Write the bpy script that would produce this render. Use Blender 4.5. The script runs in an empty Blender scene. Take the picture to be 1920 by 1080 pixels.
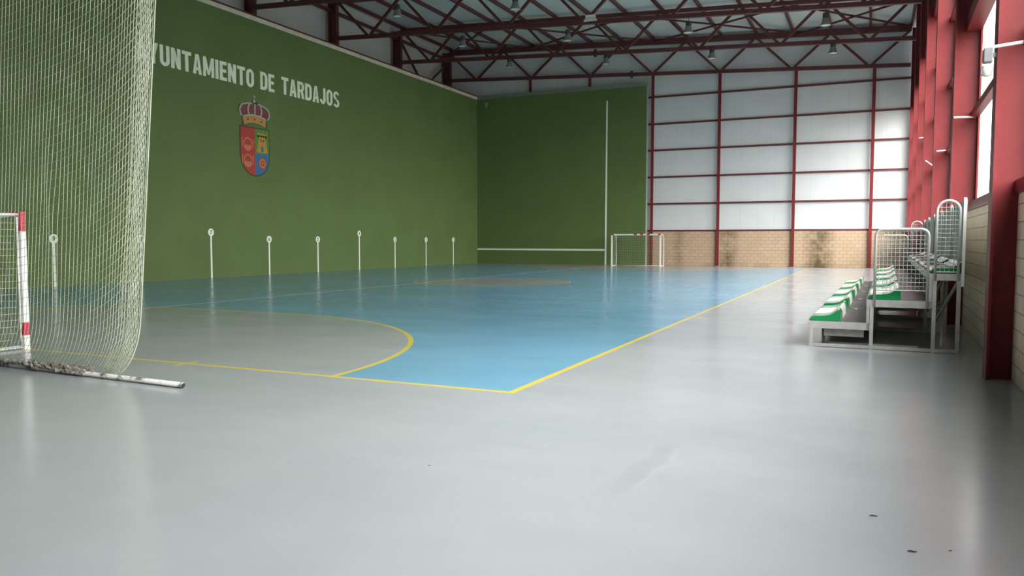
import bpy, math, random
from mathutils import Vector, Matrix
random.seed(7)
S = bpy.context.scene
COL = S.collection

# ------------------------------------------------------------------ camera, sky, exposure
def make_camera():
    f, yaw, pitch, roll, h = 1472.42, 0.4309, 0.0604, 0.0008, 1.589
    fw = Vector((-math.sin(yaw)*math.cos(pitch), math.cos(yaw)*math.cos(pitch), -math.sin(pitch)))
    r = Vector((math.cos(yaw), math.sin(yaw), 0)); u = r.cross(fw)
    c, s = math.cos(roll), math.sin(roll)
    r2 = c*r + s*u; u2 = -s*r + c*u
    cam = bpy.data.cameras.new('camera'); o = bpy.data.objects.new('camera', cam); COL.objects.link(o)
    cam.sensor_fit = 'HORIZONTAL'; cam.sensor_width = 36.0; cam.lens = 36.0*f/1920
    cam.clip_start = 0.05; cam.clip_end = 500
    m = Matrix((r2, u2, -fw)).transposed().to_4x4(); m.translation = Vector((0, 0, h))
    o.matrix_world = m
    S.camera = o
make_camera()
W = bpy.data.worlds.new('overcast_sky'); S.world = W; W.use_nodes = True
def make_sky(base, lobe, power, az, el):
    # hazy overcast: an even sky, brighter round the veiled sun
    nt = W.node_tree; bg = nt.nodes['Background']; bg.inputs[0].default_value = (1.0, 0.985, 0.96, 1)
    az, el = math.radians(az), math.radians(el)
    t = nt.nodes.new('ShaderNodeTexCoord'); d = nt.nodes.new('ShaderNodeVectorMath'); d.operation = 'DOT_PRODUCT'
    d.inputs[1].default_value = (math.cos(el)*math.cos(az), math.cos(el)*math.sin(az), math.sin(el))
    nt.links.new(t.outputs['Generated'], d.inputs[0])
    a = nt.nodes.new('ShaderNodeMath'); a.operation = 'MAXIMUM'; a.inputs[1].default_value = 0; nt.links.new(d.outputs['Value'], a.inputs[0])
    b = nt.nodes.new('ShaderNodeMath'); b.operation = 'POWER'; b.inputs[1].default_value = power; nt.links.new(a.outputs[0], b.inputs[0])
    c = nt.nodes.new('ShaderNodeMath'); c.operation = 'MULTIPLY_ADD'; c.inputs[1].default_value = lobe; c.inputs[2].default_value = base
    nt.links.new(b.outputs[0], c.inputs[0]); nt.links.new(c.outputs[0], bg.inputs[1])
make_sky(3.6, 23.0, 6, -24, 42)
S.view_settings.view_transform = 'Standard'; S.view_settings.look = 'None'
S.view_settings.exposure = 0.0; S.view_settings.gamma = 1.0; S.view_settings.use_curve_mapping = False
S.cycles.use_denoising = True
S.cycles.max_bounces = 10; S.cycles.diffuse_bounces = 6; S.cycles.glossy_bounces = 4
S.cycles.sample_clamp_indirect = 10.0

# ------------------------------------------------------------------ layout numbers (metres)
XL = -25.35            # face of the green side wall
YF = 49.30             # face of the green front wall
YG = 49.82             # inner face of the end cladding
XO = -28.35            # cladding behind the side wall
YB = -12.0             # rear wall, behind the camera
FR = [-9.1, 1.0, 3.95, 10.5, 17.0, 23.6, 30.1, 36.6, 43.15]     # frames; the second, unseen, is only where the light-blocking cladding stops
FRG = 49.62
def XF(y): return 1.2 + 0.0122*(y-10.4)      # inner flange line of the right-hand columns
def ZB(x): return 12.89 - 0.0527*(x+27.6)    # bottom chord
def ZT(x): return 14.98 - 0.0495*(x+27.6)    # top chord / underside of purlins
XCL = -27.87           # left columns
TOPO = 9.0             # top of the openings

# day enters by the openings of the right-hand wall: sampling portals only, no light of their own
for a, b in list(zip(FR, FR[1:]+[FRG]))[1:]:
    top = 5.45 if abs(a-10.5) < .1 else TOPO
    l = bpy.data.lights.new('opening_portal', 'AREA'); l.shape = 'RECTANGLE'
    l.size = b-a; l.size_y = top-2.3; l.cycles.is_portal = True
    o = bpy.data.objects.new('opening_portal', l); COL.objects.link(o)
    o.location = (XF((a+b)/2)+.50, (a+b)/2, (top+2.3)/2)
    o.rotation_euler = (math.radians(90), 0, math.radians(90))

# ------------------------------------------------------------------ helpers
class MB:
    def __init__(s): s.v = []; s.f = []; s.m = []
    def add(s, vs, fs, mi=0):
        n = len(s.v); s.v += [tuple(p) for p in vs]
        s.f += [tuple(i+n for i in f) for f in fs]; s.m += [mi]*len(fs); return s
    def box(s, x0, x1, y0, y1, z0, z1, mi=0):
        vs = [(x, y, z) for z in (z0, z1) for y in (y0, y1) for x in (x0, x1)]
        return s.add(vs, [(0,2,3,1),(4,5,7,6),(0,1,5,4),(2,6,7,3),(0,4,6,2),(1,3,7,5)], mi)
    def hexa(s, b, t, mi=0):      # bottom quad, top quad
        return s.add(list(b)+list(t), [(3,2,1,0),(4,5,6,7),(0,1,5,4),(1,2,6,5),(2,3,7,6),(3,0,4,7)], mi)
    def beam(s, p, q, w, h, up=(0,0,1), mi=0):
        p = Vector(p); q = Vector(q); d = (q-p).normalized(); up = Vector(up)
        if abs(d.dot(up)) > .98: up = Vector((1,0,0))
        a = d.cross(up).normalized(); b = a.cross(d)
        c = [(-1,-1),(1,-1),(1,1),(-1,1)]
        return s.hexa([p+a*i*w/2+b*j*h/2 for i,j in c], [q+a*i*w/2+b*j*h/2 for i,j in c], mi)
    def tube(s, pts, r, n=8, cap=True, mi=0, closed=False):
        pts = [Vector(p) for p in pts]; m = len(pts); base = len(s.v); prev = None; rs = r if isinstance(r, (list,tuple)) else [r]*m
        for i, p in enumerate(pts):
            if closed: d = pts[(i+1)%m]-pts[i-1]
            else: d = pts[min(i+1,m-1)]-pts[max(i-1,0)]
            d = d.normalized() if d.length else Vector((0,0,1))
            if prev is None:
                a = d.cross(Vector((0,0,1)));
                if a.length < 1e-3: a = d.cross(Vector((1,0,0)))
                a.normalize()
            else:
                a = prev-d*prev.dot(d); a = a.normalized() if a.length > 1e-6 else d.orthogonal().normalized()
            prev = a; b = d.cross(a)
            for k in range(n):
                t = 2*math.pi*k/n; s.v.append(tuple(p+(a*math.cos(t)+b*math.sin(t))*rs[i]))
        seg = m if closed else m-1
        for i in range(seg):
            i2 = (i+1) % m
            for k in range(n):
                k2 = (k+1) % n
                s.f.append((base+i*n+k, base+i*n+k2, base+i2*n+k2, base+i2*n+k)); s.m.append(mi)
        if cap and not closed:
            s.f.append(tuple(base+k for k in range(n))[::-1]); s.f.append(tuple(base+(m-1)*n+k for k in range(n))); s.m += [mi, mi]
        return s
    def lathe(s, prof, c, n=20, mi=0):   # prof (r, z)
        base = len(s.v); m = len(prof)
        for r, z in prof:
            for k in range(n):
                t = 2*math.pi*k/n; s.v.append((c[0]+r*math.cos(t), c[1]+r*math.sin(t), c[2]+z))
        for i in range(m-1):
            for k in range(n):
                k2 = (k+1) % n
                s.f.append((base+i*n+k, base+i*n+k2, base+(i+1)*n+k2, base+(i+1)*n+k)); s.m.append(mi)
        return s
    def prism(s, poly, place, t, mi=0):   # poly of (a, b); place(a, b, depth) -> point
        n = len(poly)
        vs = [place(a, b, 0) for a, b in poly]+[place(a, b, t) for a, b in poly]
        fs = [tuple(range(n))[::-1], tuple(range(n, 2*n))]+[(i, (i+1) % n, n+(i+1) % n, n+i) for i in range(n)]
        return s.add(vs, fs, mi)
    def build(s, name, mat, parent=None, smooth=False, bevel=0):
        me = bpy.data.meshes.new(name); me.from_pydata(s.v, [], s.f); me.validate()
        for mm in (mat if isinstance(mat, (list, tuple)) else [mat]): me.materials.append(mm)
        if len(me.polygons) == len(s.m): me.polygons.foreach_set('material_index', s.m)
        import bmesh
        bm = bmesh.new(); bm.from_mesh(me); bmesh.ops.recalc_face_normals(bm, faces=bm.faces); bm.to_mesh(me); bm.free()
        if smooth:
            for p in me.polygons: p.use_smooth = True
        me.update()
        o = bpy.data.objects.new(name, me); COL.objects.link(o)
        if parent is not None: o.parent = parent
        if bevel:
            b = o.modifiers.new('bevel', 'BEVEL'); b.width = bevel; b.segments = 2; b.limit_method = 'ANGLE'
        return o
def tag(o, label, cat, group=None, kind=None):
    o['label'] = label; o['category'] = cat
    if group: o['group'] = group
    if kind: o['kind'] = kind
    return o
def thing(name, label, cat, loc=(0,0,0), rz=0, group=None):
    o = bpy.data.objects.new(name, None); COL.objects.link(o); o.location = loc; o.rotation_euler = (0,0,rz)
    o.empty_display_size = .2
    return tag(o, label, cat, group)
def struct(o, label=None):
    o['kind'] = 'structure'
    if label: o['label'] = label
    return o
ORD = ['first','second','third','fourth','fifth','sixth','seventh','eighth','ninth','tenth','eleventh','twelfth','thirteenth','fourteenth','fifteenth']

# ------------------------------------------------------------------ materials
class N:      # a tiny expression layer over Math nodes
    def __init__(s, nt, sock): s.nt = nt; s.s = sock
    def op(s, o, *a):
        n = s.nt.nodes.new('ShaderNodeMath'); n.operation = o
        for i, q in enumerate((s,)+a):
            if isinstance(q, N): s.nt.links.new(q.s, n.inputs[i])
            else: n.inputs[i].default_value = q
        return N(s.nt, n.outputs[0])
    def __add__(s, o): return s.op('ADD', o)
    def __sub__(s, o): return s.op('SUBTRACT', o)
    def __mul__(s, o): return s.op('MULTIPLY', o)
    def abs(s): return s.op('ABSOLUTE')
    def lt(s, o): return s.op('LESS_THAN', o)
    def gt(s, o): return s.op('GREATER_THAN', o)
    def mx(s, o): return s.op('MAXIMUM', o)
    def mn(s, o): return s.op('MINIMUM', o)
    def inv(s): return s.op('MULTIPLY', -1.0).op('ADD', 1.0)
def pmat(name, col, rough=.6, metal=0, spec=.5):
    m = bpy.data.materials.new(name); m.use_nodes = True
    b = m.node_tree.nodes['Principled BSDF']
    b.inputs['Base Color'].default_value = (*col, 1); b.inputs['Roughness'].default_value = rough
    b.inputs['Metallic'].default_value = metal; b.inputs['Specular IOR Level'].default_value = spec
    return m
def coords(nt):
    t = nt.nodes.new('ShaderNodeTexCoord'); s = nt.nodes.new('ShaderNodeSeparateXYZ')
    nt.links.new(t.outputs['Object'], s.inputs[0])
    return t.outputs['Object'], N(nt, s.outputs[0]), N(nt, s.outputs[1]), N(nt, s.outputs[2])
def noise(nt, vec, scale, detail=3, rough=.55, stretch=None, dist=0):
    if stretch:
        mp = nt.nodes.new('ShaderNodeMapping'); mp.inputs['Scale'].default_value = stretch
        nt.links.new(vec, mp.inputs[0]); vec = mp.outputs[0]
    n = nt.nodes.new('ShaderNodeTexNoise'); n.inputs['Scale'].default_value = scale
    n.inputs['Detail'].default_value = detail; n.inputs['Roughness'].default_value = rough; n.inputs['Distortion'].default_value = dist
    nt.links.new(vec, n.inputs['Vector']); return N(nt, n.outputs['Fac'])
def mixc(nt, fac, a, b):
    n = nt.nodes.new('ShaderNodeMix'); n.data_type = 'RGBA'
    for i, q in ((0, fac), (6, a), (7, b)):
        if isinstance(q, N): nt.links.new(q.s, n.inputs[i])
        elif hasattr(q, 'is_linked'): nt.links.new(q, n.inputs[i])
        else: n.inputs[i].default_value = q if i == 0 else (*q, 1)
    return n.outputs[2]
def ramp(nt, x, a, b):
    n = nt.nodes.new('ShaderNodeMapRange'); n.inputs[1].default_value = a; n.inputs[2].default_value = b
    nt.links.new(x.s, n.inputs[0]); return N(nt, n.outputs[0])
def bump(m, h, strength, dist=.02):
    nt = m.node_tree; n = nt.nodes.new('ShaderNodeBump'); n.inputs['Strength'].default_value = strength
    n.inputs['Distance'].default_value = dist; nt.links.new(h.s, n.inputs['Height'])
    nt.links.new(n.outputs[0], nt.nodes['Principled BSDF'].inputs['Normal'])
def varied(name, col, amount=.15, scale=3, rough=.6, metal=0, spec=.5, stretch=None, bmp=0):
    m = pmat(name, col, rough, metal, spec); nt = m.node_tree; v, x, y, z = coords(nt)
    f = ramp(nt, noise(nt, v, scale, 4, stretch=stretch), .3, .7)
    lo = tuple(c*(1-amount) for c in col); hi = tuple(min(1, c*(1+amount)) for c in col)
    nt.links.new(mixc(nt, f, lo, hi), nt.nodes['Principled BSDF'].inputs['Base Color'])
    if bmp: bump(m, noise(nt, v, scale*8, 3), bmp, .01)
    return m

GREY = (.335, .368, .385); BLUE = (.165, .355, .50); YEL = (.70, .54, .06)
def floor_mat():
    m = pmat('court_floor', GREY, .3); nt = m.node_tree; b = nt.nodes['Principled BSDF']
    v, x, y, z = coords(nt)
    n1 = noise(nt, v, .35, 4); n2 = noise(nt, v, 1.2, 4, .5, (.45, 1, 1)); n3 = noise(nt, v, 12, 3)
    wear = ramp(nt, n2, .35, .7)
    g = mixc(nt, ramp(nt, n1, .35, .65), tuple(c*.93 for c in GREY), tuple(c*1.05 for c in GREY))
    g = mixc(nt, wear*.12, g, (.46, .46, .45))
    g = mixc(nt, ramp(nt, noise(nt, v, 3.5, 5, .6, (.6, 1, 1)), .35, .65)*.16, g, (.27, .305, .30))
    g = mixc(nt, ramp(nt, noise(nt, v, .8, 3, .5), .5, .7)*.10, g, (.40, .38, .41))
    bl = mixc(nt, ramp(nt, n1, .35, .65), tuple(c*.92 for c in BLUE), tuple(c*1.07 for c in BLUE))
    bl = mixc(nt, wear*.10, bl, (.24, .42, .55))
    xr, gl, gh, xc = -3.41, 7.40, 47.40, -13.33
    inside = (x.lt(xr))*(y.gt(gl))*(y.lt(gh))
    dx = ((x-xc).abs()-1.58).mx(0.0)
    def d2(yy): return ((dx*dx)+((y-yy)*(y-yy))).op('SQRT')
    dn, df = d2(gl), d2(gh)
    dc = (((x-xc)*(x-xc))+((y-27.2)*(y-27.2))).op('SQRT')
    grey_in = (dn.lt(6.03)).mx(df.lt(6.03)).mx(dc.lt(3.0))
    base = mixc(nt, inside*grey_in.inv(), g, bl)
    hw = .04
    side = ((x-xr).abs().lt(hw))*(y.gt(gl-hw))*(y.lt(gh+hw))
    ends = ((y-gl).abs().lt(hw)).mx((y-gh).abs().lt(hw))*(x.lt(xr+hw))
    arcs = (((dn-6.03).abs().lt(hw)).mx((df-6.03).abs().lt(hw)).mx((dc-3.0).abs().lt(.03)))*inside
    tick = (((x+8.03).abs().lt(.035))*((y-gl).abs().lt(.20))).mx(((y-16.4).abs().lt(.035))*((x-xr).abs().lt(.20)))
    yl = side.mx(ends).mx(arcs).mx(tick)
    worn = ramp(nt, noise(nt, v, 4, 4), .25, .6)
    base = mixc(nt, yl*(worn*.35+.65), base, YEL)
    wl = ((x+15.39).abs().lt(.042))*(y.gt(13.0))*(y.lt(YF))
    base = mixc(nt, wl*.85, base, (.88, .90, .84))
    # an old repair patch in the foreground paint
    nz = noise(nt, v, 3, 3)-.5
    pe = (x+1.42)+nz*.22+(y-5.35)*-.06
    ends_ = ramp(nt, (y-5.4).abs(), .75, .45)
    base = mixc(nt, ramp(nt, pe.abs(), .10, .04)*ends_*.20, base, (.24, .235, .23))
    base = mixc(nt, ramp(nt, (pe-.10).abs(), .03, .01)*ends_*.10, base, (.5, .51, .51))
    base = mixc(nt, (ramp(nt, n3, .6, .8))*.05, base, (.5, .5, .5))
    nt.links.new(base, b.inputs['Base Color'])
    nt.links.new((ramp(nt, n2, .2, .8)*.08+.15).s, b.inputs['Roughness'])
    b.inputs['Specular IOR Level'].default_value = .5
    return m
def block_mat(name, axis, c1, c2, mortar, stains=False):
    m = pmat(name, c1, .85, 0, .3); nt = m.node_tree; b = nt.nodes['Principled BSDF']
    v, x, y, z = coords(nt)
    cb = nt.nodes.new('ShaderNodeCombineXYZ'); nt.links.new((x if axis == 'x' else y).s, cb.inputs[0]); nt.links.new(z.s, cb.inputs[1])
    bt = nt.nodes.new('ShaderNodeTexBrick'); nt.links.new(cb.outputs[0], bt.inputs[0])
    bt.inputs['Color1'].default_value = (*c1, 1); bt.inputs['Color2'].default_value = (*c2, 1); bt.inputs['Mortar'].default_value = (*mortar, 1)
    bt.inputs['Scale'].default_value = 1; bt.inputs['Brick Width'].default_value = .4; bt.inputs['Row Height'].default_value = .2
    bt.inputs['Mortar Size'].default_value = .009; bt.inputs['Mortar Smooth'].default_value = .2
    col = mixc(nt, ramp(nt, noise(nt, v, 1.3, 4), .3, .75)*.3, bt.outputs[0], tuple(c*.75 for c in c1))
    if stains:
        def spot(cx, w):
            d = ((x-cx).abs()*(1/w)).inv().mx(0.0)
            return d
        st = spot(-2.95, 1.0).mx(spot(-8.2, .75)*.8).mx(spot(-11.2, .5)*.35).mx(spot(1.0, 1.4)*.9)
        low = ramp(nt, z, .35, -.02).op('MINIMUM', 1.0)
        mort = ramp(nt, N(nt, bt.outputs[1]), 0, 1)
        f = st*(ramp(nt, noise(nt, v, 1.6, 3, .55), .28, .60)*.9+.12)
        f = f+(mort*st*1.1)+low*.25*ramp(nt, noise(nt, v, 1.5, 3), .4, .6)
        col = mixc(nt, f.op('MINIMUM', .92), col, (.085, .06, .022))
    nt.links.new(col, b.inputs['Base Color'])
    bump(m, N(nt, bt.outputs[1]).inv()+noise(nt, v, 25, 4)*.5, .5, .012)
    return m
def panel_mat(name, axis, col):
    m = pmat(name, col, .45, 0, .4); nt = m.node_tree; b = nt.nodes['Principled BSDF']
    v, x, y, z = coords(nt); a = x if axis == 'x' else y
    fr = a.op('MODULO', 1.0).abs()          # one joint a metre, light ribs between
    joint = (fr-.5).abs().lt(.008)
    rib = ((a*4.0).op('MODULO', 1.0).abs()-.5).abs()
    c = mixc(nt, joint*.35, mixc(nt, ramp(nt, noise(nt, v, .5, 3), .3, .7), tuple(k*.96 for k in col), tuple(min(1, k*1.03) for k in col)), tuple(k*.6 for k in col))
    nt.links.new(c, b.inputs['Base Color']); bump(m, rib.lt(.05), .25, .004)
    return m
M = {}
M['floor'] = floor_mat()
def green_mat():
    col = (.118, .182, .055)
    m = pmat('green_wall_paint', col, .7, 0, .35); nt = m.node_tree; b = nt.nodes['Principled BSDF']; v, x, y, z = coords(nt)
    f = ramp(nt, noise(nt, v, .6, 5, .6), .3, .7); f2 = ramp(nt, noise(nt, v, 5, 5, .6, (1, 1, .2)), .4, .75)
    c = mixc(nt, f, tuple(k*.93 for k in col), tuple(k*1.07 for k in col))
    c = mixc(nt, f2*.12, c, (.17, .22, .11))
    c = mixc(nt, (ramp(nt, z, .5, 0).op('MINIMUM', 1.0))*ramp(nt, noise(nt, v, 2, 4), .35, .65)*.35, c, (.16, .18, .11))
    nt.links.new(c, b.inputs['Base Color']); bump(m, noise(nt, v, 20, 3), .12, .01); return m
M['green'] = green_mat()
M['concrete'] = varied('pale_concrete', (.66, .60, .47), .12, 3, .85)
M['capgreen'] = varied('grey_green_cap', (.20, .24, .18), .12, 3, .8)
M['edge'] = varied('grey_green_edge', (.30, .32, .24), .1, 2, .8)
M['blockR'] = block_mat('cream_blocks', 'y', (.90, .72, .56), (.82, .66, .52), (.46, .36, .27))
M['blockG'] = block_mat('tan_blocks', 'x', (.56, .40, .27), (.50, .37, .25), (.27, .19, .12), True)
M['panelx'] = panel_mat('white_panel_end', 'x', (.68, .70, .70))
M['panely'] = panel_mat('white_panel_side', 'y', (.64, .66, .65))
M['roof'] = panel_mat('roof_panel', 'y', (.72, .78, .75))
M['red'] = varied('red_steel_paint', (.185, .024, .027), .12, 2.5, .42, 0, .3)
M['redroof'] = varied('dark_red_steel_paint', (.115, .030, .032), .12, 2.5, .45)
M['white'] = varied('white_paint', (.78, .80, .76), .05, 4, .5)
M['wallwhite'] = varied('white_wall_paint', (.84, .92, .70), .06, 3, .7)
M['goalw'] = varied('white_goal_paint', (.85, .86, .84), .03, 5, .3)
M['goalr'] = varied('red_goal_paint', (.55, .03, .07), .08, 5, .3)
M['net'] = varied('cream_net_cord', (.40, .44, .33), .12, 6, .8)
M['hem'] = varied('grey_frayed_cord', (.30, .28, .24), .35, 25, .95)
M['galv'] = varied('galvanised_steel', (.52, .52, .50), .12, 7, .45, .25)
M['galvd'] = varied('dull_galvanised_steel', (.40, .40, .385), .2, 7, .55, .3)
M['deck'] = varied('brown_film_plywood', (.085, .072, .070), .2, 4, .45)
M['seat'] = varied('green_seat_plastic', (.012, .26, .085), .08, 4, .16)
M['seatw'] = varied('white_seat_plastic', (.80, .82, .80), .03, 4, .2)
M['sheet'] = varied('grey_green_sheet', (.36, .42, .39), .08, 2, .4, .2)
M['black'] = pmat('black_plastic', (.02, .02, .02), .5)
M['gear'] = pmat('dark_lamp_housing', (.035, .04, .036), .5)
M['alu'] = pmat('lamp_reflector', (.20, .20, .19), .35, .15)
M['lens'] = pmat('lamp_lens', (.75, .77, .74), .25)
M['greyp'] = pmat('grey_plastic', (.25, .27, .28), .5)

# ------------------------------------------------------------------ setting
struct(MB().box(XO-.4, 2.35, YB-.4, 50.4, -.2, 0).build('floor', M['floor']), 'court floor painted grey and blue with yellow lines')
def outside_mat():
    return varied('outdoor_paving', (.16, .16, .14), .15, .4, .9)
struct(MB().box(2.36, 90, -70, 120, -.5, -.2).build('ground', outside_mat()))
# side wall (green) with its concrete cap
struct(MB().box(XL-.45, XL, 6.0, YF, 0, 11.36).build('wall_left', M['green']), 'long green side wall of the pelota court')
struct(MB().box(XL-.50, XL+.02, 6.0, YF, 11.36, 11.55).build('trim_1', M['concrete']))
# front wall (green) with cap and pale edge
mb = MB().box(XL-.45, -13.29, YF, YF+.26, 0, 11.36, 0).box(-13.29, -13.25, YF, YF+.26, 0, 11.36, 1)
struct(mb.build('wall_front', [M['green'], M['edge']]), 'green front wall of the pelota court')
struct(MB().box(XL-.45, -13.25, YF-.01, YF+.27, 11.36, 11.60).build('trim_2', M['capgreen']))
# end wall: blockwork dado and white cladding
struct(MB().box(XO, 2.0, YG-.10, YG+.25, 0, 2.16).build('wall_end_lower', M['blockG']), 'tan blockwork base of the end wall with dark damp stains')
struct(MB().hexa([(XO, YG, 2.16), (2.0, YG, 2.16), (2.0, YG+.15, 2.16), (XO, YG+.15, 2.16)],
                 [(XO, YG, ZT(XO)+.2), (2.0, YG, ZT(2.0)+.2), (2.0, YG+.15, ZT(2.0)+.2), (XO, YG+.15, ZT(XO)+.2)]).build('wall_end', M['panelx']), 'white panel cladding of the end wall')
struct(MB().box(XO-.15, XO, YB, YG+.15, 0, 15.3).build('wall_left_cladding', M['panely']))
struct(MB().box(XO, 2.3, YB-.2, YB, 0, 15.2).build('wall_rear', M['panelx']))
# roof
struct(MB().hexa([(XO-.15, YB-.2, ZT(XO-.15)+.21), (2.3, YB-.2, ZT(2.3)+.21), (2.3, YG+.25, ZT(2.3)+.21), (XO-.15, YG+.25, ZT(XO-.15)+.21)],
                 [(XO-.15, YB-.2, ZT(XO-.15)+.33), (2.3, YB-.2, ZT(2.3)+.33), (2.3, YG+.25, ZT(2.3)+.33), (XO-.15, YG+.25, ZT(XO-.15)+.33)]).build('ceiling', M['roof']), 'pale sandwich panel roof underside')
# right-hand wall: blockwork up to 2.15 m between the columns, openings above, cladding over the openings
blk, clad = MB(), MB()
bays = list(zip(FR, FR[1:]+[FRG])); bays[0] = (YB, FR[1])
ti = 3
for a, b in bays:
    ya, yb = a+.02, b-.02
    def q(o, w, z): return [(XF(ya)+o, ya, z), (XF(ya)+o+w, ya, z), (XF(yb)+o+w, yb, z), (XF(yb)+o, yb, z)]
    blk.hexa(q(.27, .15, 0), q(.27, .15, 2.12))
    struct(MB().hexa(q(.23, .20, 2.12), q(.23, .20, 2.27)).build('trim_%d' % ti, M['red'])); ti += 1
    low = abs(a-10.5) < .1
    shut = b < 2      # unseen bays behind the camera, clad to the blockwork to darken the left foreground
    if shut:
        clad.hexa(q(.34, .09, 2.27), [(p[0], p[1], ZT(1.7)+.2) for p in q(.34, .09, 0)]); continue
    top = 5.45 if low else TOPO
    for zr in ([3.86] if low else [3.86, 5.55, 7.25]):
        struct(MB().hexa(q(.30, .12, zr), q(.30, .12, zr+.13)).build('trim_%d' % ti, M['red'])); ti += 1
    struct(MB().hexa(q(.18, .25, top), q(.18, .25, top+.28)).build('trim_%d' % ti, M['red'])); ti += 1
    clad.hexa(q(.34, .09, top+.28), [(p[0], p[1], ZT(1.7)+.2) for p in q(.34, .09, 0)])
struct(blk.build('wall_right', M['blockR']), 'cream blockwork base of the open right-hand wall')
struct(clad.build('wall_right_upper', M['panely']))

# ------------------------------------------------------------------ steel frame
def ibeam_col(label, x0, x1, y, zt, fw_, mat, group, zb=0, stiff=()):
    t = thing('steel_column', label, 'column', ((x0+x1)/2, y, zb), 0, group)
    h = (x1-x0)/2; H = zt-zb
    MB().box(-h, -h+.03, -fw_/2, fw_/2, 0.0, H).build('flange', mat, t)
    MB().box(h-.03, h, -fw_/2, fw_/2, 0.0, H).build('flange', mat, t)
    w = MB().box(-h+.03, h-.03, -.012, .012, 0.0, H)
    w.build('web', mat, t)
    for z in stiff:
        MB().box(-h+.03, h-.03, -fw_/2+.01, -.012, z, z+.015).build('stiffener', mat, t)
    return t
RN = ['nearest red column of the right-hand wall, at the right edge',
      'red steel column just behind the near end of the bleacher, second from the camera',
      'red steel column behind the bleacher, third from the camera along the right-hand wall',
      'red steel column behind the bleacher, fourth from the camera along the wall',
      'red steel column beyond the bleacher, fifth along the right-hand wall',
      'farthest lit red column of the right-hand wall, sixth from the camera']
for i, y in enumerate([10.5, 17.0, 23.6, 30.1, 36.6, 43.15]):
    ibeam_col(RN[i], XF(y), XF(y)+.44, y, ZT(1.6)-.15, .30, M['red'], 'red columns of the right-hand wall', 0)
ibeam_col('dark red corner column where the end wall meets the right-hand wall', 1.66, 2.1, FRG-.05, ZT(1.6)-.15, .25, M['red'], None, 0)
LN = ['dark red column above the green side wall, leftmost and nearest', 'dark red column above the green side wall, second from the left',
      'dark red column above the green side wall, third from the left', 'dark red column above the far corner of the green side wall']
for i, y in enumerate([30.1, 36.6, 43.15, FRG-.02]):
    ibeam_col(LN[i], XCL-.27, XCL+.27, y, ZT(XCL)-.12, .28, M['redroof'], 'dark red columns behind the side wall', 0)

NP = 7; X0, X1 = -27.58, 1.62; PW = (X1-X0)/NP
def truss(label, y, top_h=.19, diag=.13):
    t = thing('roof_truss', label, 'truss', (0, y, 0), 0, 'red lattice roof trusses')
    MB().beam((X0, 0, ZT(X0)-top_h/2), (X1, 0, ZT(X1)-top_h/2), .2, top_h).build('top_chord', M['redroof'], t)
    MB().beam((X0, 0, ZB(X0)), (X1, 0, ZB(X1)), .2, .20).build('bottom_chord', M['redroof'], t)
    for k in range(NP):
        a, c = X0+k*PW, X0+(k+1)*PW; m = (a+c)/2
        for xt, xb in ((a+.12, m-.12), (c-.12, m+.12)):
            MB().beam((xt, 0, ZT(xt)-top_h), (xb, 0, ZB(xb)+.1), diag, diag).build('diagonal', M['redroof'], t)
    return t
truss('red lattice truss against the end wall, farthest of the roof trusses', FRG-.12, .34)
truss('red lattice truss one bay in front of the end wall', 43.15)
truss('red lattice truss with a white emergency light on it, two bays before the end wall', 36.6)
truss('nearest red lattice truss, its bottom chord just in view at the upper left', 30.1)
# purlins along the hall
k = 0
np_ = 2*NP+1
for i in range(np_):
    x = X0+i*PW/2
    o = MB().box(x-.06, x+.06, 24.5 if i == np_-1 else YB, YG, ZT(x), ZT(x)+.2).build('purlin', M['redroof'])
    tag(o, 'red roof purlin along the hall, %s counted from the green side wall' % ORD[i], 'purlin', 'purlins under the roof')
# wind bracing in the last bay
for a, c, nm in ((-27.5, -21.5, 'leftmost'), (-21.5, -12.95, 'second from the left'), (-12.95, -4.4, 'third from the left'), (-4.4, 1.6, 'rightmost')):
    t = thing('roof_cross_brace', 'thin red roof cross brace beside the end wall, %s of four' % nm, 'brace', (0, 0, 0), 0, 'cross braces of the last roof bay')
    ya, yb = 43.3, FRG-.2
    MB().beam((a, ya, ZT(a)-.10), (c, yb, ZT(c)-.10), .09, .09).build('brace_bar', M['redroof'], t)
    MB().beam((a, yb, ZT(a)-.20), (c, ya, ZT(c)-.20), .09, .09).build('brace_bar', M['redroof'], t)
t = thing('wall_brace', 'dark red V shaped brace between the last two columns above the side wall', 'brace')
ym = (43.15+FRG)/2
MB().beam((XCL, 43.3, 14.5), (XCL, ym-.1, 12.0), .12, .12).build('brace_bar', M['redroof'], t)
MB().beam((XCL, FRG-.2, 14.0), (XCL, ym+.1, 12.0), .12, .12).build('brace_bar', M['redroof'], t)
tag(MB().beam((XCL, 24, 14.38), (XCL, FRG-.2, 14.38), .16, .16).build('eave_beam', M['redroof']), 'dark red eave beam joining the column heads above the green side wall', 'beam')
tag(MB().box(XL-.11, XL-.05, 8.0, YF-.1, 11.552, 11.66).build('wall_rail', M['redroof']), 'thin dark red rail along the top of the green side wall', 'rail')
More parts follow.
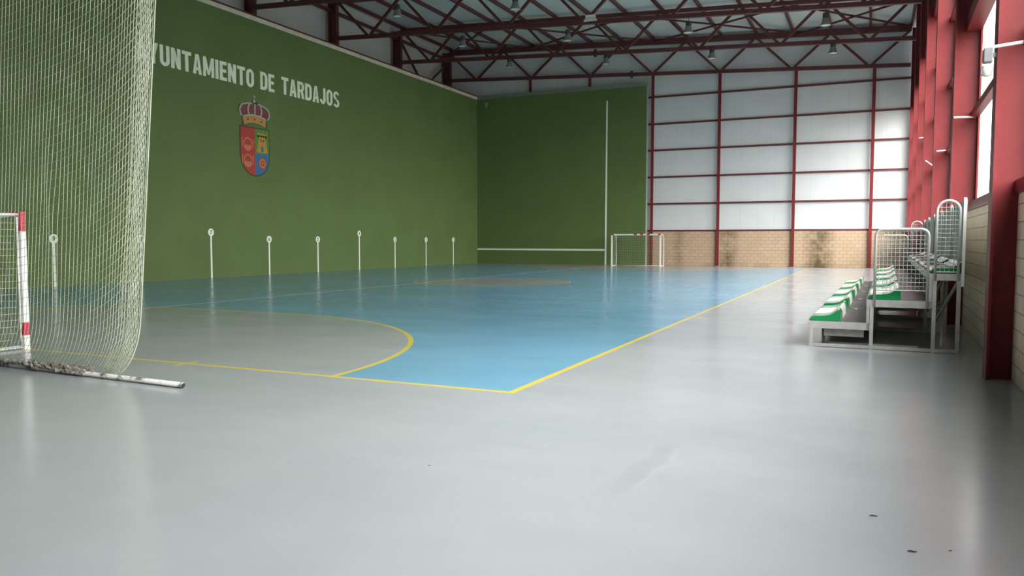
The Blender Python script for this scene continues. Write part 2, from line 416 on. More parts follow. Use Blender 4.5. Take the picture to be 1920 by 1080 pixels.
# posts and girts of the end wall
PX = [-21.45, -17.2, -12.97, -8.80, -4.40, -.20]
PN = ['short red post above the green front wall, left one', 'short red post above the green front wall, right one',
      'red post beside the free edge of the green front wall', 'red post of the end wall, second to the right of the green front wall',
      'red post of the end wall behind the yellow sideline end', 'rightmost red post of the end wall, behind the bleacher seats']
for i, x in enumerate(PX):
    z0 = 0 if x > -13.2 else 11.62
    y0, y1 = YG-.22, YG-.005
    if x < -13.2: y0, y1 = YG-.20, YG-.01
    t = thing('wall_post', PN[i], 'post', (x, 0, 0), 0, 'red posts of the end wall')
    MB().box(-.09, .09, y0, y0+.02, z0, ZB(x)-.1).build('flange', M['red'], t)
    MB().box(-.01, .01, y0+.02, y1-.09, z0, ZB(x)-.1).build('web', M['red'], t)
    if z0 == 0: MB().box(-.14, .14, y0-.02, y0+.06, 0, .02).build('base_plate', M['galvd'], t)
for i, z in enumerate([2.22, 3.93, 5.63, 7.33, 8.99, 10.70]):
    o = MB().box(-13.6 if z > 3 else -13.24, 1.75, YG-.10, YG, z-.055, z+.055).build('wall_girt', M['redroof'])
    tag(o, 'dark horizontal girt across the white end wall, %s from the bottom' % ORD[i] if i else 'dark red girt on top of the tan blockwork of the end wall', 'girt', 'girts of the end wall')

# ------------------------------------------------------------------ high bay lamps, emergency light, small fittings
def lamp_proto():
    t = thing('high_bay_lamp', 'x', 'lamp')
    MB().lathe([(0, .27), (.11, .27), (.125, .25), (.125, .06), (.11, .05)], (0,0,0), 20).build('ballast_housing', M['gear'], t, True)
    MB().lathe([(.11, .06), (.13, .03), (.15, -.05), (.19, -.16), (.225, -.22), (.225, -.25), (.215, -.25), (.18, -.16), (.14, -.05), (.10, .04)], (0,0,0), 24).build('reflector', M['alu'], t, True)
    MB().lathe([(0, -.215), (.15, -.22), (.205, -.235), (.205, -.225), (0, -.20)], (0,0,0), 24).build('lens', M['lens'], t, True)
    return t
def copy_tree(o, parent=None):
    c = o.copy(); COL.objects.link(c)
    if parent: c.parent = parent
    for ch in list(o.children): copy_tree(ch, c)
    return c
LP = [(-19.95, 43.0, 12.11, 'far row, leftmost above the front wall'), (-13.95, 43.0, 11.75, 'far row, second from the left'), (-8.08, 43.0, 11.50, 'far row, third from the left'), (-2.1, 43.0, 11.20, 'far row, rightmost'),
      (-19.6, 36.5, 11.86, 'middle row, leftmost'), (-13.8, 36.5, 11.55, 'middle row, second from the left'), (-7.93, 36.5, 11.30, 'middle row, third from the left'), (-2.1, 36.5, 10.98, 'middle row, rightmost'),
      (-19.37, 30.0, 11.70, 'near row, left one'), (-13.65, 30.0, 11.32, 'near row, right one')]
p0 = lamp_proto()
for i, (x, y, z, nm) in enumerate(LP):
    t = p0 if i == 0 else copy_tree(p0)
    t.location = (x, y, z); t['label'] = 'bell shaped high bay lamp under the trusses, %s' % nm; t['group'] = 'high bay lamps'
    zc = ZB(x)-.11; yc = {43.0: 43.15, 36.5: 36.6, 30.0: 30.1}[y]
    MB().tube([(0, 0, .26), (0, 0, max(.3, zc-z-.02)), (0, yc-y, max(.3, zc-z))], .012, 6).build('hanger', M['gear'], t)
t = thing('emergency_light', 'white emergency light box on the bottom chord of a roof truss', 'light', (-12.62, 36.44, 12.22))
MB().box(-.24, .24, -.06, .06, .02, .17).build('body', M['white'], t, bevel=.01)
MB().hexa([(-.33, -.10, -.12), (.33, -.10, -.12), (.33, .03, -.12), (-.33, .03, -.12)], [(-.27, -.06, .0), (.27, -.06, .0), (.27, .03, .0), (-.27, .03, .0)]).build('diffuser', M['white'], t)
for (x, y, nm) in ((-14.6, 43.03, 'truss in front of the end wall'), (-14.3, FRG-.25, 'truss against the end wall')):
    o = MB().box(x-.09, x+.09, y-.03, y+.02, ZB(x)-.24, ZB(x)+.2).build('junction_box', M['gear']); tag(o, 'small dark junction box on the %s' % nm, 'box')
o = MB().box(-24.72, -24.52, YF-.12, YF, 10.95, 11.12).box(-24.66, -24.58, YF-.08, YF, 10.75, 10.95).build('wall_bracket', M['greyp']); tag(o, 'small grey bracket high in the corner of the green front wall', 'bracket')
# white struts across the right-hand columns
RODS = [(10.25, (1.13, 3.73), (1.45, 3.76), 'across the nearest red column at the right edge'), (16.78, (1.29, 3.87), (1.62, 3.86), 'across the second red column from the camera'),
        (23.38, (1.43, 3.92), (1.76, 3.94), 'across the third red column from the camera'), (29.88, (1.50, 4.28), (1.78, 4.05), 'sloping across the fourth red column'), (36.38, (1.58, 5.78), (1.82, 5.80), 'across the fifth red column')]
for y, a, b, nm in RODS:
    t = thing('tie_rod', 'short white rod %s' % nm, 'rod', (a[0], y, a[1]), 0, 'white rods on the red columns')
    MB().tube([(0, 0, 0), (b[0]-a[0], 0, b[1]-a[1])], .018, 8).build('rod', M['white'], t)
    MB().box(b[0]-a[0]-.02, b[0]-a[0]+.02, -.03, .075, b[1]-a[1]-.03, b[1]-a[1]+.03).build('bracket', M['red'], t)
t = thing('loudspeaker', 'grey box clamped to the inner edge of the nearest red column, upper one', 'box', (1.10, 10.42, 3.67))
MB().box(-.03, .06, -.07, .07, -.075, .085).build('body', M['greyp'], t, bevel=.01)
MB().box(.055, .10, -.02, .02, -.02, .03).build('clamp', M['galvd'], t)
t = thing('motion_sensor', 'pale rounded fitting just below the grey box on the nearest red column', 'fitting', (1.10, 10.42, 3.51))
MB().lathe([(0, .06), (.05, .05), (.06, 0), (.045, -.06), (0, -.075)], (.01, 0, 0), 14).build('housing', M['white'], t, True)
MB().box(-.05, -.01, -.03, .03, -.04, .04).build('eye', M['greyp'], t)

# ------------------------------------------------------------------ writing, coat of arms and markers on the green wall
def on_side(y0, z0, off=0.002):      # a to the right along the wall (+Y), b up, depth towards the hall
    return lambda a, b, d: (XL+off+d, y0+a, z0+b)
def ring(cx, cy, rx, ry, t, a0, a1, n=16, ty=None):
    ty = ty or t; out = []; inn = []
    for i in range(n+1):
        q = math.radians(a0+(a1-a0)*i/n)
        out.append((cx+rx*math.cos(q), cy+ry*math.sin(q))); inn.append((cx+(rx-t)*math.cos(q), cy+(ry-ty)*math.sin(q)))
    return [[out[i], out[i+1], inn[i+1], inn[i]] for i in range(n)]
def rect(x0, y0, x1, y1): return [[(x0, y0), (x1, y0), (x1, y1), (x0, y1)]]
def glyph(c, w=.58, s=.205):
    H = 1.0; t = .175
    if c == 'A': return [[(0,0),(s,0),(w/2+.02,H),(w/2-s/2-.01,H)], [(w,0),(w-s,0),(w/2-.02,H),(w/2+s/2+.01,H)]]+rect(.13,.2,w-.13,.35)
    if c == 'Y': return rect(w/2-s/2,0,w/2+s/2,.45)+[[(0,H),(s,H),(w/2+s/2,.42),(w/2-s/2,.40)], [(w,H),(w-s,H),(w/2-s/2,.42),(w/2+s/2,.40)]]
    if c == 'U': return rect(0,.28,s,H)+rect(w-s,.28,w,H)+ring(w/2,.28,w/2,.28,s,180,360,14,t)
    if c == 'N': return rect(0,0,s,H)+rect(w-s,0,w,H)+[[(0,H),(s,H),(w,0),(w-s,0)]]
    if c == 'T': return rect(w/2-s/2,0,w/2+s/2,H-t)+rect(0,H-t,w,H)
    if c == 'M':
        w = .74; return rect(0,0,s-.02,H)+rect(w-s+.02,0,w,H)+[[(0,H),(s,H),(w/2+.06,.1),(w/2-.06,.1)], [(w,H),(w-s,H),(w/2-.06,.1),(w/2+.06,.1)]]
    if c == 'I': return rect(0,0,s,H)
    if c == 'E': w = .49; return rect(0,0,s,H)+rect(s,0,w,t)+rect(s,H-t,w,H)+rect(s,.43,w-.04,.43+t-.01)
    if c == 'O': return ring(w/2,.30,w/2,.30,s,180,360,14,t)+ring(w/2,.70,w/2,.30,s,0,180,14,t)+rect(0,.30,s,.70)+rect(w-s,.30,w,.70)
    if c == 'D': return rect(0,0,s,H)+rect(s,0,w-.28,t)+rect(s,H-t,w-.28,H)+ring(w-.28,.30,.28,.30,s,270,360,10,t)+ring(w-.28,.70,.28,.30,s,0,90,10,t)+rect(w-s,.30,w,.70)
    if c == 'R': return rect(0,0,s,H)+rect(s,H-t,w-.27,H)+rect(s,.40,w-.27,.54)+ring(w-.27,.70,.27,.30,s,-90,90,14,.14)+[[(w-.30,.42),(w-.12,.45),(w,0),(w-s,0)]]
    if c == 'J': w = .52; return rect(w-s,.28,w,H)+ring(w/2,.28,w/2,.28,s,180,360,14,t)
    if c == 'S': return (ring(w/2,.735,w/2,.265,s-.02,20,270,18,.145)+ring(w/2,.265,w/2,.265,s-.02,-160,90,18,.145))
    return []
def gw(c): return {'M': .74, 'I': .205, 'E': .49, 'J': .52}.get(c, .58)
def word(txt, y0, y1, parent, z, h):
    gap = .09; tot = sum(gw(c) for c in txt)+gap*(len(txt)-1)
    sx = (y1-y0)/tot; mb = MB(); a = 0; pl = on_side(0, 0)
    for c in txt:
        for i, p in enumerate(glyph(c)):
            mb.prism([(y0+(a+px)*sx, z+py*h) for px, py in p], pl, .012+.0006*(i % 9))
        a += gw(c)+gap
    return mb.build('word', M['wallwhite'], parent)
t = thing('wall_lettering', 'large white capitals AYUNTAMIENTO DE TARDAJOS on the green side wall', 'lettering')
word('AYUNTAMIENTO', 21.32, 27.50, t, 8.38, .80)
word('DE', 27.90, 28.82, t, 8.40, .80)
word('TARDAJOS', 29.30, 33.68, t, 8.43, .80)

def disc_poly(cx, cy, rx, ry=None, n=24, a0=0, a1=360):
    ry = ry or rx; return [(cx+rx*math.cos(math.radians(a0+(a1-a0)*i/n)), cy+ry*math.sin(math.radians(a0+(a1-a0)*i/n))) for i in range(n)]
def digit_mesh(d, place, parent, size, mat):
    cu = bpy.data.curves.new('digit', 'FONT'); cu.body = d; cu.size = size; cu.align_x = 'CENTER'; cu.align_y = 'CENTER'; cu.offset = .006
    ob = bpy.data.objects.new('digit_src', cu); COL.objects.link(ob)
    dg = bpy.context.evaluated_depsgraph_get(); me = bpy.data.meshes.new_from_object(ob.evaluated_get(dg))
    bpy.data.objects.remove(ob); me.name = 'digit'
    for v in me.vertices: v.co = place(v.co.x, v.co.y, .002)
    me.materials.clear(); me.materials.append(mat); o = bpy.data.objects.new('digit', me); COL.objects.link(o); o.parent = parent
    return o
M['digit'] = pmat('digit_paint', (.10, .15, .07), .7)
M['mark'] = varied('marker_white_paint', (.88, .94, .80), .05, 6, .65)
for n in range(1, 10):
    y = YF-3.5*n; zc = {4: 1.955, 7: 1.92}.get(n, 1.635)
    where = 'behind the hanging net' if n >= 8 else 'in the open' if n > 1 else 'nearest the corner'
    t = thing('distance_marker', 'white line topped by a disc numbered %d on the green wall, %s' % (n, where), 'marker', (XL+.003, y, 0), 0, 'numbered distance markers')
    pl = lambda a, b, d: (d, a, b)
    MB().prism([(-.045, .0), (.045, .0), (.045, zc-.1), (-.045, zc-.1)], pl, .006).build('stripe', M['mark'], t)
    dsk = MB().prism(disc_poly(0, zc, .162), pl, .010).build('disc', M['mark'], t)
    digit_mesh(str(n), lambda a, b, d: (.010+d, a, zc+b), dsk, .24, M['digit'])
# white lines of the front wall
t = thing('wall_line', 'tall white vertical line on the green front wall', 'line', (-15.93, YF, 0))
MB().hexa([(-.055, -.008, 0), (.055, -.008, 0), (.055, 0, 0), (-.055, 0, 0)], [(-.02, -.008, 10.62), (.08, -.008, 10.62), (.08, 0, 10.62), (-.02, 0, 10.62)]).build('line', M['mark'], t)
t = thing('wall_line', 'white horizontal line low on the green front wall', 'line', ((XL-15.93)/2, YF, .98))
MB().box(-4.70, 4.64, -.007, 0, -.06, .06).build('line', M['mark'], t)

# coat of arms
def arms():
    t = thing('coat_of_arms', 'painted coat of arms with a crown on the green side wall', 'emblem', (XL, 27.5, 4.45))
    pl = lambda off: (lambda a, b, d: (off+d, a, b))
    C = lambda n, c: varied('arms_'+n, c, .1, 8, .6)
    dark = C('outline', (.06, .05, .03)); red = C('red', (.42, .045, .03)); grn = C('green', (.10, .25, .03)); blu = C('blue', (.03, .16, .33))
    gold = C('gold', (.50, .27, .06)); orange = C('orange', (.55, .19, .08)); vel = C('velvet', (.20, .05, .05)); pearl = C('pearl', (.48, .45, .36))
    w, top, mid = .94, 2.14, .95
    def half(x0, x1, sh):           # outline of the shield's lower part between x0 and x1
        pts = []
        for i in range(25):
            x = x0+(x1-x0)*i/24; q = max(0, 1-(x/(w-sh))**2)
            pts.append((x, mid-(mid-sh)*math.sqrt(q)))
        return pts
    MB().prism(half(-w, w, 0)+[(w, top+.05), (-w, top+.05)], pl(0), .01).build('shield_border', dark, t)
    i = .06
    MB().prism(half(-w+i, 0, i)+[(0, top), (-w+i, top)], pl(.01), .004).build('red_field', red, t)
    MB().prism(half(0, w-i, i)+[(w-i, 1.03), (0, 1.03)], pl(.01), .004).build('blue_quarter', blu, t)
    MB().prism([(0, 1.03), (w-i, 1.03), (w-i, top), (0, top)], pl(.01), .004).build('green_quarter', grn, t)
    for cz in (1.45, .72):
        mb = MB()
        mb.prism(disc_poly(-.46, cz-.12, .25, .22, 16, 180, 360)+[(-.21, cz-.08), (-.71, cz-.08)], pl(.014), .004)
        for p in ring(-.46, cz-.05, .27, .30, .06, 0, 180, 14): mb.prism(p, pl(.014), .004)
        for sx in (-.80, -.13):
            for p in ring(sx, cz+.12, .06, .10, .03, 0, 360, 10): mb.prism(p, pl(.014), .004)
            mb.prism([(sx-.025, cz-.2), (sx+.025, cz-.2), (sx+.025, cz+.03), (sx-.025, cz+.03)], pl(.014), .004)
        mb.build('cauldron', orange, t)
    tw = MB().prism([(.10, 1.10), (.80, 1.10), (.64, 1.80), (.26, 1.80)], pl(.014), .003)
    for k in range(4): tw.prism([(.17+k*.155, 1.80), (.28+k*.155, 1.80), (.28+k*.155, 1.97), (.17+k*.155, 1.97)], pl(.014), .003)
    tw.prism([(.17, 1.80), (.74, 1.80), (.74, 1.87), (.17, 1.87)], pl(.014), .003)
    tower = tw.build('tower', gold, t)
    MB().prism([(.38, 1.14), (.52, 1.14), (.52, 1.34), (.45, 1.42), (.38, 1.34)], pl(.017), .003).build('tower_door', blu, tower)
    for k in (.34, .50): MB().prism([(k, 1.58), (k+.06, 1.58), (k+.06, 1.70), (k, 1.70)], pl(.017), .003).build('tower_window', dark, tower)
    MB().prism(disc_poly(.45, .62, .26), pl(.014), .002).build('roundel', red, t)
    mb = MB()
    for p in ring(.45, .62, .20, .20, .06, 0, 360, 24): mb.prism(p, pl(.016), .002)
    mb.prism(disc_poly(.45, .62, .06), pl(.016), .002); mb.build('roundel_ring', gold, t)
    # crown
    MB().prism([(-.74, 2.20), (-.4, 2.31), (0, 2.35), (.4, 2.31), (.74, 2.20), (.83, 2.58), (1.0, 2.82), (.95, 3.06), (.66, 3.20), (.33, 3.25), (.16, 3.33), (-.16, 3.33), (-.33, 3.25), (-.66, 3.20), (-.95, 3.06), (-1.0, 2.82), (-.83, 2.58)], pl(0), .008).build('crown_outline', dark, t)
    MB().prism([(-.66, 2.24), (-.36, 2.34), (0, 2.38), (.36, 2.34), (.66, 2.24), (.76, 2.58), (.40, 2.68), (0, 2.72), (-.40, 2.68), (-.76, 2.58)], pl(.008), .008).build('crown_band', gold, t)
    MB().prism([(-.74, 2.58), (-.4, 2.68), (0, 2.72), (.4, 2.68), (.74, 2.58), (.90, 2.85), (.82, 3.02), (.5, 3.15), (0, 3.24), (-.5, 3.15), (-.82, 3.02), (-.90, 2.85)], pl(.008), .004).build('crown_velvet', vel, t)
    def arch(pts, nm='crown_arch'):
        MB().tube([(.018, a, b) for a, b in pts], .045, 6).build(nm, pearl, t, True)
    Q = [k/7 for k in range(8)]
    for sg in (-1, 1):
        arch([(sg*(.80+.13*math.sin(q*math.pi)), 2.60+.50*q) for q in Q]+[(sg*(.80-.62*q), 3.10+.13*math.sin(q*1.6)) for q in Q[1:]])
        arch([(sg*(.33+.10*math.sin(q*math.pi)), 2.68+.50*q) for q in Q])
    arch([(0, 2.74+.48*q) for q in Q])
    arch([(-.7, 2.60), (-.42, 2.68), (-.15, 2.72), (.15, 2.72), (.42, 2.68), (.7, 2.60)], 'crown_rim')
    mb = MB().prism(disc_poly(0, 3.34, .07), pl(.008), .008).prism([(-.02, 3.38), (.02, 3.38), (.02, 3.62), (-.02, 3.62)], pl(.008), .008).prism([(-.08, 3.52), (.08, 3.52), (.08, 3.57), (-.08, 3.57)], pl(.008), .008)
    mb.build('crown_cross', pearl, t)
    mb = MB()
    for a, b in ((-.42, 2.49), (0, 2.54), (.42, 2.49)): mb.prism([(a-.06, b), (a, b-.05), (a+.06, b), (a, b+.05)], pl(.016), .004)
    mb.build('crown_jewel', dark, t)
arms()

# ------------------------------------------------------------------ goals
def net_sheet(mb, P, nu, nv, r):     # P(s, t) in [0,1]^2
    for i in range(nu+1): mb.tube([P(i/nu, j/nv) for j in range(nv+1)], r, 3, False)
    for j in range(nv+1): mb.tube([P(i/nu, j/nv) for i in range(nu+1)], r, 3, False)
def goal(label, loc, rz, near):
    t = thing('handball_goal', label, 'goal', loc, rz)
    # local: opening faces +Y, posts at x = +-1.54, net towards -Y
    def banded(name, p, q, cuts, sz):
        mb = MB(); p = Vector(p); q = Vector(q); L = (q-p).length
        for a, b, mi in cuts: mb.beam(p+(q-p)*(a/L), p+(q-p)*(b/L), sz, sz, (0, 0, 1), mi)
        return mb.build(name, [M['goalw'], M['goalr']], t)
    if near: cuts = [(0, .20, 0), (.20, .385, 1), (.385, 1.72, 0), (1.72, 2.0, 1)]
    else: cuts = [(0, 1.92, 0), (1.92, 2.0, 1)]
    for sx in (-1.54, 1.54): banded('post', (sx, 0, 0), (sx, 0, 2.0), cuts, .08)
    if near: cb = [(0, .28, 1)]+[(.28+.2*k, .48+.2*k, k % 2) for k in range(12)]+[(2.68, 3.0, 1)]
    else: cb = [(0, .10, 1), (.10, .62, 0)]+[(.62+.2*k, .82+.2*k, (k+1) % 2) for k in range(6)]+[(1.82, 2.9, 0), (2.9, 3.0, 1)]
    banded('crossbar', (-1.5, 0, 1.96), (1.5, 0, 1.96), cb, .08)
    D = .95
    for sx in (-1.52, 1.52):
        MB().tube([(sx, -.04, .03), (sx, -D, .03), (sx, -D-.02, .5), (sx, -D+.05, 1.7), (sx, -D+.15, 1.9), (sx, -D+.3, 1.95), (sx, -.04, 1.96)], .022, 8).build('side_frame', M['goalw'], t, True)
    MB().tube([(-1.52, -D, .03), (1.52, -D, .03)], .02, 8).build('ground_bar', M['goalw'], t, True)
    MB().tube([(-1.5, -.065, 1.945), (1.5, -.065, 1.945)], .016, 6).build('net_rail', M['goalw'], t, True)
    for sx in (-1.54, 1.54): MB().tube([(sx, -.065, .12), (sx, -.065, 1.93)], .014, 6).build('net_rail', M['goalw'], t, True)
    mb = MB(); r = .0035 if near else .0045
    nx, nz, nd = (30, 20, 8) if near else (24, 16, 6)
    def back(s, q): return (-1.5+3*s, -D+.06+.05*math.sin(q*3.1)+.02*math.sin(s*17), .04+1.86*q)
    net_sheet(mb, back, nx, nz, r)
    net_sheet(mb, lambda s, q: (-1.5+3*s, -.07-(D-.15)*q, 1.94-.04*math.sin(q*3.14)), nx, nd, r)
    for sx in (-1.5, 1.5): net_sheet(mb, lambda s, q: (sx-.10*math.copysign(1, sx)*math.sin(s*3.1)*math.sin(q*3.1), -.07-(D-.15)*s, .05+1.88*q), nd, nz, r)
    mb.build('goal_net', M['net'], t)
    return t
goal('near white goal with red bands, half hidden at the left edge behind the hanging net', (-12.80, 7.42, 0), 0, True)
goal('far white goal with short red dashes on its crossbar, before the green front wall', (-13.36, 47.36, 0), math.pi, False).rotation_euler = (0, 0, math.pi)

# ------------------------------------------------------------------ hanging ball-stop net and its floor pole
YN = 6.2
def edge_x(z):
    if z >= .94: return -7.484+.1*z
    K = [(0, -7.90), (.05, -7.79), (.12, -7.68), (.27, -7.55), (.42, -7.475), (.58, -7.43), (.94, -7.39)]
    for (a, xa), (b, xb) in zip(K, K[1:]):
        if z <= b: return xa+(xb-xa)*(max(z, 0)-a)/(b-a)
def hang_net():
    t = thing('hanging_net', 'tall cream ball stop net hanging behind the near goal at the left', 'net', (-7.4, YN, 0))
    def loc(p): return (p[0]+7.4, p[1]-YN, p[2])
    D = [0]
    while D[-1] < 6.6:
        d = D[-1]; D.append(d+(.026 if d < .2 else .046 if d < .5 else .058 if d < .9 else .068))
    n = len(D); ZTOP = 9.0
    rnd = [random.uniform(-1, 1) for _ in range(n)]
    def shift(d): return -.36*math.log((d+.15)/.15)
    def pos(d, k, z, rk=0):
        z = max(z, .055)
        wob = .004*math.sin(z*2.1+d*9)*min(1, z) + .008*math.sin(z*.9+d*2.3)*min(1, z/2)*min(1, d)
        # a loose vertical crease where the mesh was snagged
        wob += -.05*math.exp(-((d-1.55-.06*math.sin(z*3))/.10)**2)*max(0, 1-abs(z-2.0)/1.6)
        x = edge_x(z)-d+wob+.003*rk
        y = YN+.18*math.exp(-d/.25)+.012*math.sin(d*5+z*.7)*min(1, z)
        y = YN+(y-YN)*min(1, z/.5)
        return (x*y/YN, y, z)
    mb = MB()
    rows = [-2.6+.102*j for j in range(0, 130)]
    for k, d in enumerate(D):
        zs = [shift(d)+2.1+r for r in rows]; zs = [z for z in zs if .06 < z < ZTOP]
        zs = sorted([.055, .10, .16, .22, .32]+zs+[ZTOP])
        mb.tube([loc(pos(d, k, z, rnd[k]*math.sin(z*4+k))) for z in zs], .0034, 3, False)
    for r in rows:
        pts = []
        for k, d in enumerate(D):
            z = shift(d)+2.1+r
            if .06 < z < ZTOP: pts.append(loc(pos(d, k, z, rnd[k]*math.sin(z*4+k))))
            else:
                if len(pts) > 1: mb.tube(pts, .0033, 3, False)
                pts = []
        if len(pts) > 1: mb.tube(pts, .0033, 3, False)
    # the edge of the net folded back on itself
    for k in range(9):
        d = .02+k*.034
        mb.tube([loc(((edge_x(z)-d*(1+.1*math.sin(z*2)))*(YN+(.16+.28*(k/9))*min(1, z/.5))/YN, YN+(.16+.28*(k/9))*min(1, z/.5), z)) for z in [.06+.3*j for j in range(30)]], .0034, 3, False)
    for j in range(86):
        z0 = .1+.102*j
        mb.tube([loc(((edge_x(z0-.10*k)-.02-k*.034)*(YN+(.16+.28*k/9)*min(1, (z0-.10*k)/.5))/YN, YN+(.16+.28*k/9)*min(1, (z0-.10*k)/.5), z0-.10*k)) for k in range(9) if z0-.10*k > .06], .0033, 3, False) if z0 > .2 else None
    mb.build('net_mesh', M['net'], t)
    MB().tube([loc(((edge_x(z)+.004)*(YN+.17*min(1, z/.5))/YN, YN+.17*min(1, z/.5), z)) for z in [.03, .08, .15, .25, .35, .45, .6, .8]+[1+.5*j for j in range(17)]], .008, 6).build('edge_rope', M['net'], t, True)
    MB().tube([(-7.0, .0, ZTOP), (9.2, .0, ZTOP)], .006, 6).build('head_cable', M['galvd'], t, True)
    # gathered, frayed hem lying along the pole
    mb = MB()
    for s in range(5):
        pts, rs = [], []
        for i in range(130):
            x = -8.30-i*.035+random.uniform(-.01, .01)
            q = i*.35+s*1.3
            yy = 6.135+.035*(x+6.69)*-1.1
            pts.append(loc((x, yy+.052*math.cos(q+s)+random.uniform(-.012, .012), .055+.03*math.sin(q*1.3+s)+random.uniform(0, .015)))); rs.append(random.uniform(.012, .024))
        mb.tube(pts, rs, 5)
    for s in range(150):
        x = -8.15-random.random()*4.4; yy = 6.135-.0385*(x+6.69); p = []
        a = random.uniform(0, 6.28); rr = random.uniform(.03, .08)
        for q in range(7):
            w = q/6*3.4
            p.append(loc((x+rr*math.cos(a)*math.sin(w)+random.uniform(-.01, .01), yy-.03+.8*rr*math.sin(a)*math.sin(w), .05+rr*1.0*abs(math.sin(w*.9))+random.uniform(0, .012))))
        mb.tube(p, .0035, 3, False)
    mb.build('frayed_hem', M['hem'], t)
hang_net()
def pole():
    m = pmat('worn_white_pole', (.7, .7, .68), .5); nt = m.node_tree; v, x, y, z = coords(nt)
    f = ramp(nt, noise(nt, v, 6, 5, .65, (.6, 1, 1)),   .50, .60)
    nt.links.new(mixc(nt, f, (.50, .50, .47), (.07, .065, .06)), nt.nodes['Principled BSDF'].inputs['Base Color'])
    t = thing('net_pole', 'worn white metal pole lying on the floor under the hanging net', 'pole', (-6.70, 6.125, .032), math.atan2(-.0385, 1))
    MB().tube([(-6.2, 0, 0), (-.012, 0, 0)], .031, 12).build('pipe', m, t, True)
    o = MB().lathe([(.0, .0), (.024, .0)], (0,0,0), 12).build('open_end', M['black'], t)
    for v in o.data.vertices: c = v.co.copy(); v.co = (-.004+c.z, c.x, c.y)
    MB().tube([(-.03, 0, 0), (-.008, 0, 0)], .0325, 12, False).build('end_ring', M['galvd'], t, True)
pole()

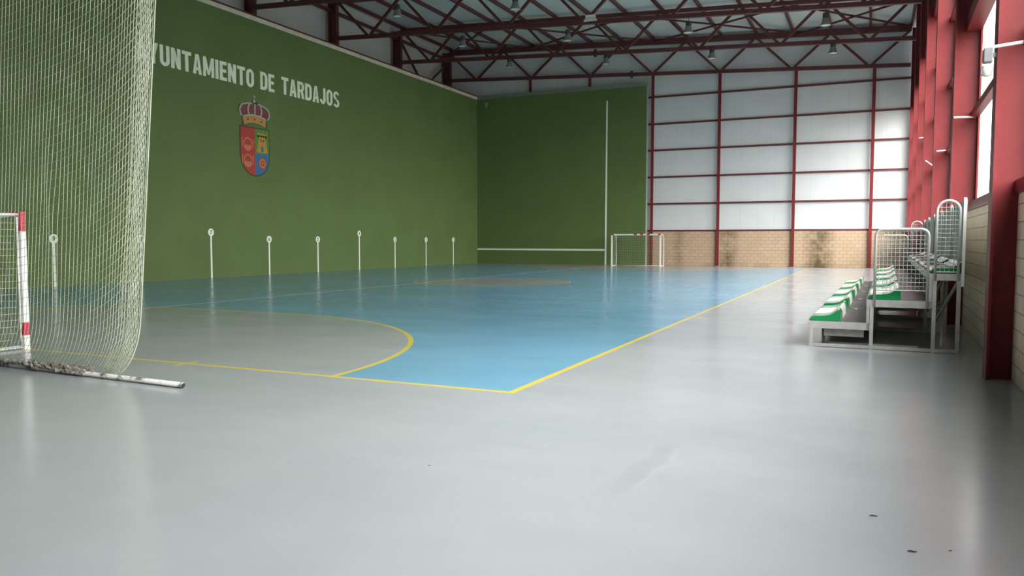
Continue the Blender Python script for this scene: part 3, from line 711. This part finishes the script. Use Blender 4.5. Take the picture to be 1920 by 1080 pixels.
# ------------------------------------------------------------------ bleacher
def bleacher():
    Y0, P, NM = 12.58, 2.60, 5
    t = thing('bleacher', 'galvanised three tier bleacher with green seats along the right-hand wall', 'bleacher', (0, Y0, 0), -.0140)
    L = P*NM
    gv = M['galv']
    T1, T2, T3 = .39, .735, 1.13
    def frame(y, first):
        mb = MB(); s = .05
        def B(x0, z0, x1, z1, w=.05): mb.beam((x0, y, z0), (x1, y, z1), w, w, (0, 1, 0))
        B(-.85, .03, 1.12, .03, .045)
        for x, z in ((-.82, T1-.08), (.0, T2-.08), (.80, T3-.08), (1.10, T3-.08)): B(x, .0, x, z)
        mb.box(-.87, -.03, y-.02, y+.02, T1-.11, T1-.005); mb.box(-.07, .76, y-.02, y+.02, T2-.11, T2-.005); mb.box(.73, 1.13, y-.02, y+.02, T3-.10, T3-.005)
        B(-.05, T1-.1, -.05, T2-.1, .04); B(.75, T2-.1, .75, T3-.1, .04)
        mb.build('end_frame', gv if first else M['galvd'], t)
    for k in range(NM+1): frame(min(max(k*P, .02), L-.02), k == 0)
    for k in range(NM):
        ya, yb = k*P+.03, (k+1)*P-.03
        for (x0, x1, z) in ((-.85, -.04, T1), (-.05, .74, T2), (.75, 1.11, T3)):
            MB().box(x0, x1, ya, yb, z-.02, z).build('deck_board', M['deck'], t)
        # pale edge trims at the module joints
        mb = MB()
        for (x0, x1, z) in ((-.40, -.05, T1), (.42, .73, T2)): mb.box(x0+.05, x1-.1, yb-.02, yb+.055, z, z+.006)
        mb.box(-.30, -.26, yb-.25, yb, T1, T1+.004)
        mb.build('joint_trim', gv, t)
        mb = MB().beam((.9, ya, .1), (1.08, yb, 1.0), .03, .03).beam((1.08, ya, 1.0), (.9, yb, .1), .03, .03)
        mb.build('cross_brace', M['galvd'], t)
        mb = MB().box(-.60, .62, ya+.25, ya+.30, .0, .05).beam((-.65, ya+.1, .22), (-.1, ya+.1, .22), .03, .12)
        mb.build('under_rail', M['galvd'], t)
        mb = MB().box(-.87, -.845, ya, yb, T1-.10, T1+.002).box(-.075, -.055, ya, yb, T2-.10, T2+.002).box(.725, .745, ya, yb, T3-.10, T3+.002)
        mb.build('front_rail', gv, t)
    # seats: four to a module, moulded shells with a raised back lip
    def seat(x, y, z, w, mat):
        prof = [(-.005, .0), (-.025, .04), (.0, .062), (.06, .072), (.16, .076), (.25, .092), (.31, .125), (.355, .165), (.38, .168), (.40, .12), (.41, .0)]
        mb = MB(); mb.prism([(a, b) for a, b in prof], lambda a, b, d: (x+a, y+d, z+b), w)
        return mb.build('seat', mat, t, bevel=.005)
    for k in range(NM):
        for j in range(4):
            y = k*P+.0+j*.53+(.03 if k == 0 else .12)
            for x, z in ((-.82, T1), (-.03, T2), (.77, T3)):
                o = seat(x, y, z, .50, M['seat'] if j in (0, 3) else M['seatw'])
                o['label'] = 'green seat' if j in (0, 3) else 'white seat'
    # guards
    def guard(x0, x1, z0, z1, y, zm, rad, mat):
        pts = [(x0, y, z0)]
        for a in range(0, 91, 15): q = math.radians(180-a); pts.append((x0+rad+rad*math.cos(q), y, z1-rad+rad*math.sin(q)))
        for a in range(0, 91, 15): q = math.radians(90-a); pts.append((x1-rad+rad*math.cos(q), y, z1-rad+rad*math.sin(q)))
        pts.append((x1, y, z0))
        g = MB().tube(pts, .02, 8).build('guard_rail', mat, t, True)
        mb = MB()
        nx = int((x1-x0)/.052); nz = int((z1-zm)/.062)
        for i in range(1, nx):
            x = x0+(x1-x0)*i/nx
            e = min(x-x0, x1-x); zt = z1 if e > rad else z1-rad+math.sqrt(max(0, rad*rad-(rad-e)**2))
            mb.tube([(x, y, zm), (x, y, zt-.015)], .0035, 4, False)
        for j in range(nz+1):
            z = zm+(z1-zm)*j/(nz+.5); ex = 0
            if z > z1-rad: ex = rad-math.sqrt(max(0, rad*rad-(z-z1+rad)**2))
            mb.tube([(x0+ex, y, z), (x1-ex, y, z)], .0035 if j else .009, 4, False)
        mb.build('guard_mesh', mat, g)
    for y in (.0, L):
        m = M['white'] if y == 0 else gv
        guard(.03, .71, T2-.1, 1.755, y, T2+.14, .10, M['galv'])
        guard(.80, 1.085, T3-.1, 2.15, y, T3+.02, .14, M['galv'])
    # back sheets
    for k in range(NM):
        mb = MB(); n = 26; prev = None
        pts = []
        for i in range(n+1):
            y = k*P+.02+(P-.04)*i/n; pts.append((1.165+(.018 if (i//2) % 2 else 0), y))
        for (xa, ya), (xb, yb) in zip(pts, pts[1:]):
            mb.hexa([(xa, ya, .95), (xa+.004, ya, .95), (xb+.004, yb, .95), (xb, yb, .95)], [(xa, ya, 2.17), (xa+.004, ya, 2.17), (xb+.004, yb, 2.17), (xb, yb, 2.17)])
        mb.build('back_sheet', M['sheet'], t)
    for k in range(NM+1):
        y = min(max(k*P, 0), L)
        MB().box(1.125, 1.16, y-.02, y+.02, .95, 2.19).build('back_post', M['goalw'] if k == 0 else gv, t)
    return t
bleacher()

# bits of litter on the foreground floor
for i, (x, y, a, nm) in enumerate([(.04, 4.91, .3, 'short dark twig on the grey floor, leftmost of three at the lower right'), (.22, 4.42, .1, 'short dark twig on the grey floor, middle of three at the lower right'),
                                  (.40, 4.52, .8, 'dark speck of twig on the grey floor, rightmost of three at the lower right'), (-2.81, 4.72, 1.1, 'tiny dark twig alone on the grey floor in the middle foreground')]):
    o = MB().tube([(-.025, 0, .006), (-.008, .004, .008), (.01, -.003, .007), (.026, .003, .006)], [.003, .005, .004, .002], 5).build('dry_twig', M['black'])
    o.location = (x, y, 0); o.rotation_euler = (0, 0, a); o.scale = ((.9, .9, .5, .45)[i],)*3; tag(o, nm, 'twig')
